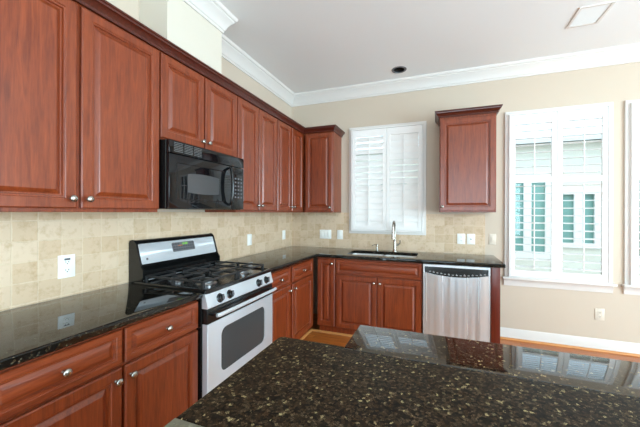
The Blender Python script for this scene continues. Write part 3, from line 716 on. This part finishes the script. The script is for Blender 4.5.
# ------------------------------------------------------------------ outlets and switches
def plate(label, cat, name, origin, axis, w=.078, h=.122, kind='duplex', mat=None, gangs=1):
    rz = {'left': 90, 'back': 0}[axis]
    mat = mat or M_PLATE
    t = thing(name, label, cat, origin, rz, 'wall plates')
    MB().box(-w/2, w/2, -.006, 0, -h/2, h/2, .002).build('cover_plate', mat, t)
    if kind == 'duplex':
        for s_ in (-1, 1):
            rc_ = MB().slab(rrect(-.016, .016, s_*.021-.013, s_*.021+.013, .008), [], .006, .0085, mk=lambda x, z, d: (x, -d, z)).build('receptacle', mat, t, smooth=False)
            m = MB(); 
            for q in (-.006, .006): m.box(q-.0012, q+.0012, -.0089, -.007, s_*.021-.001, s_*.021+.007)
            m.box(-.002, .002, -.0089, -.007, s_*.021-.008, s_*.021-.004).build('slots', M_DARK, rc_, smooth=False)
    elif kind == 'gfci':
        rc_ = MB().box(-.018, .018, -.009, -.005, -.036, .036, .001).build('receptacle', mat, t)
        m = MB()
        for s_ in (-1, 1):
            for q in (-.007, .007): m.box(q-.0014, q+.0014, -.0094, -.008, s_*.022-.001, s_*.022+.007)
            m.box(-.0025, .0025, -.0094, -.008, s_*.022-.010, s_*.022-.005)
        m.build('slots', M_DARK, rc_, smooth=False)
        MB().box(-.014, .014, -.0105, -.008, .036-.002, .045, .001).build('test_button', M_BUT, rc_)
    elif kind == 'jack':
        MB().lathe([(0, 0), (.006, 0), (.006, .006), (.003, .008), (0, .008)], (0, -.005, 0), (0, -1, 0), 12).build('cable_jack', M_BUT, t)
    else:
        for g_ in range(gangs):
            gx = (g_-(gangs-1)/2)*.046
            MB().box(gx-.016, gx+.016, -.010, -.005, -.033, .033, .002).build('rocker', mat, t)
    return t
XW = XL+.01; YW = YB-.01
plate('white outlet on left tile wall between camera and range', 'outlet', 'wall_outlet', (XW, 1.067, 1.083), 'left', .082, .126, 'gfci')
plate('white rocker switch on left tile wall just right of the range', 'light switch', 'light_switch', (XW, 2.785, 1.085), 'left', kind='rocker')
plate('white rocker switch on left tile wall nearest the room corner', 'light switch', 'light_switch', (XW, 3.56, 1.085), 'left', kind='rocker')
plate('wide three-gang switch plate on back tiles left of sink window', 'light switch', 'light_switch', (-1.43, YW, 1.092), 'back', .165, .12, 'rocker', gangs=3)
plate('single rocker switch plate close to the left edge of sink window', 'light switch', 'light_switch', (-1.225, YW, 1.092), 'back', kind='rocker')
plate('white duplex outlet on back tiles, left one of the pair', 'outlet', 'wall_outlet', (.243, YW, 1.086), 'back', .085, .12, 'duplex')
plate('white cable jack plate on back tiles, right one of the pair', 'jack plate', 'cable_jack_plate', (.345, YW, 1.086), 'back', .085, .12, 'jack')
plate('wall-coloured switch plate between the tiles and side window casing', 'light switch', 'light_switch', (.565, YB, 1.09), 'back', .07, .12, 'rocker', M_PLATEC)
plate('cream duplex outlet low on wall beneath the side window', 'outlet', 'wall_outlet', (1.527, YB, .365), 'back', .078, .118, 'duplex', M_PLATEC)

# ------------------------------------------------------------------ ceiling fittings
t = thing('recessed_light', 'unlit recessed ceiling light with black baffle above the sink', 'ceiling light', (can_c[0], can_c[1], ZC))
MB().lathe([(.058, .002), (.060, -.005), (.080, -.004), (.082, 0), (.082, .0)], n=32).build('trim_ring', M_TRIM, t) if False else None
m = MB(); n = 32
m.loops([[(r*math.cos(2*math.pi*i/n), r*math.sin(2*math.pi*i/n), z) for i in range(n)] for r, z in ((.084, -.0005), (.082, -.004), (.064, -.005), (.062, .0), (.084, -.0005))], cap0=False, cap1=False)
m.build('trim_ring', M_BUT, t, ang=50)
m = MB()
m.loops([[(r*math.cos(2*math.pi*i/n), r*math.sin(2*math.pi*i/n), z) for i in range(n)] for r, z in ((.063, 0), (.060, .03), (.058, .13))], cap0=False)
m.build('baffle', M_CAN, t, ang=50)
MB().lathe([(0, .03), (.02, .032), (.032, .045), (.038, .07), (.03, .11), (0, .125)]).build('bulb', simple('unlit_bulb', (.25, .25, .25, 1), .3), t)
t = thing('ceiling_vent', 'white rectangular ceiling air vent above the side window', 'vent', (1.152, 3.055, ZC))
MB().slab(rect(-.115, .115, -.145, .145), [rect(-.095, .095, -.125, .125)], 0, .008, .002, mk=lambda x, y, d: (x, y, -d)).build('vent_frame', M_TRIM, t)
m = MB()
for k in range(14):
    yy = -.118+k*.0182
    m.prism([(yy, -.0005), (yy+.012, -.006), (yy+.0135, -.0055), (yy+.0015, -.0001)], 'X', -.096, .096)
m.build('vent_slats', simple('vent_slat_paint', srgb(232, 233, 232), .5), t, smooth=False)

# unseen pale rug, added behind the camera to bounce light upward
tag(MB().box(-1.2, 3.9, -3.6, -.7, .0005, .016, .004).build('bounce_rug', simple('pale_bounce_rug', srgb(225, 224, 220), .95, bump=.5, bscale=500)), 'large pale rug added on the unseen floor to bounce light', 'rug')
# ------------------------------------------------------------------ outside: neighbouring house and ground
struct(MB().box(-14, 18, YB+.15, 26, -.5, -.35).build('floor_outside', M_GROUND, smooth=False))
t = thing('neighbor_house', 'cream sided house with teal windows seen through the side windows', 'house', (0, 7.5, -.35))
NW = [(1.42, 2.12, .85, 2.48), (2.36, 2.95, 1.10, 2.15), (3.42, 4.05, .85, 2.48), (-1.4, -.7, .85, 2.48), (5.0, 5.7, .85, 2.48)]
MB().slab(rect(-9, 13, 0, 3.2), [rect(*h) for h in NW], 0, .2, mk=lambda x, z, d: (x, .2-d, z)).build('house_wall', M_SIDE, t, smooth=False)
MB().prism([(-.30, 3.16), (3.6, 3.95), (7.5, 3.16), (7.5, 3.24), (3.6, 4.05), (-.32, 3.26)], 'X', -9.3, 13.3).build('roof', M_ROOF, t, smooth=False)
MB().box(-9, 13, .2, 7, 0, 3.15).build('house_core', M_SIDE, t, smooth=False)
for x0, x1, z0, z1 in NW:
    f = MB().slab(rect(x0-.07, x1+.07, z0-.07, z1+.07), [rect(x0+.03, (x0+x1)/2-.07, z0+.03, z1-.03), rect((x0+x1)/2+.07, x1-.03, z0+.03, z1-.03)], 0, .05, mk=lambda x, z, d: (x, .02-d, z)).build('house_window', M_TRIM, t, smooth=False)
    MB().box(x0+.02, x1-.02, .05, .07, z0+.02, z1-.02).build('house_window_pane', M_TEAL, f, smooth=False)
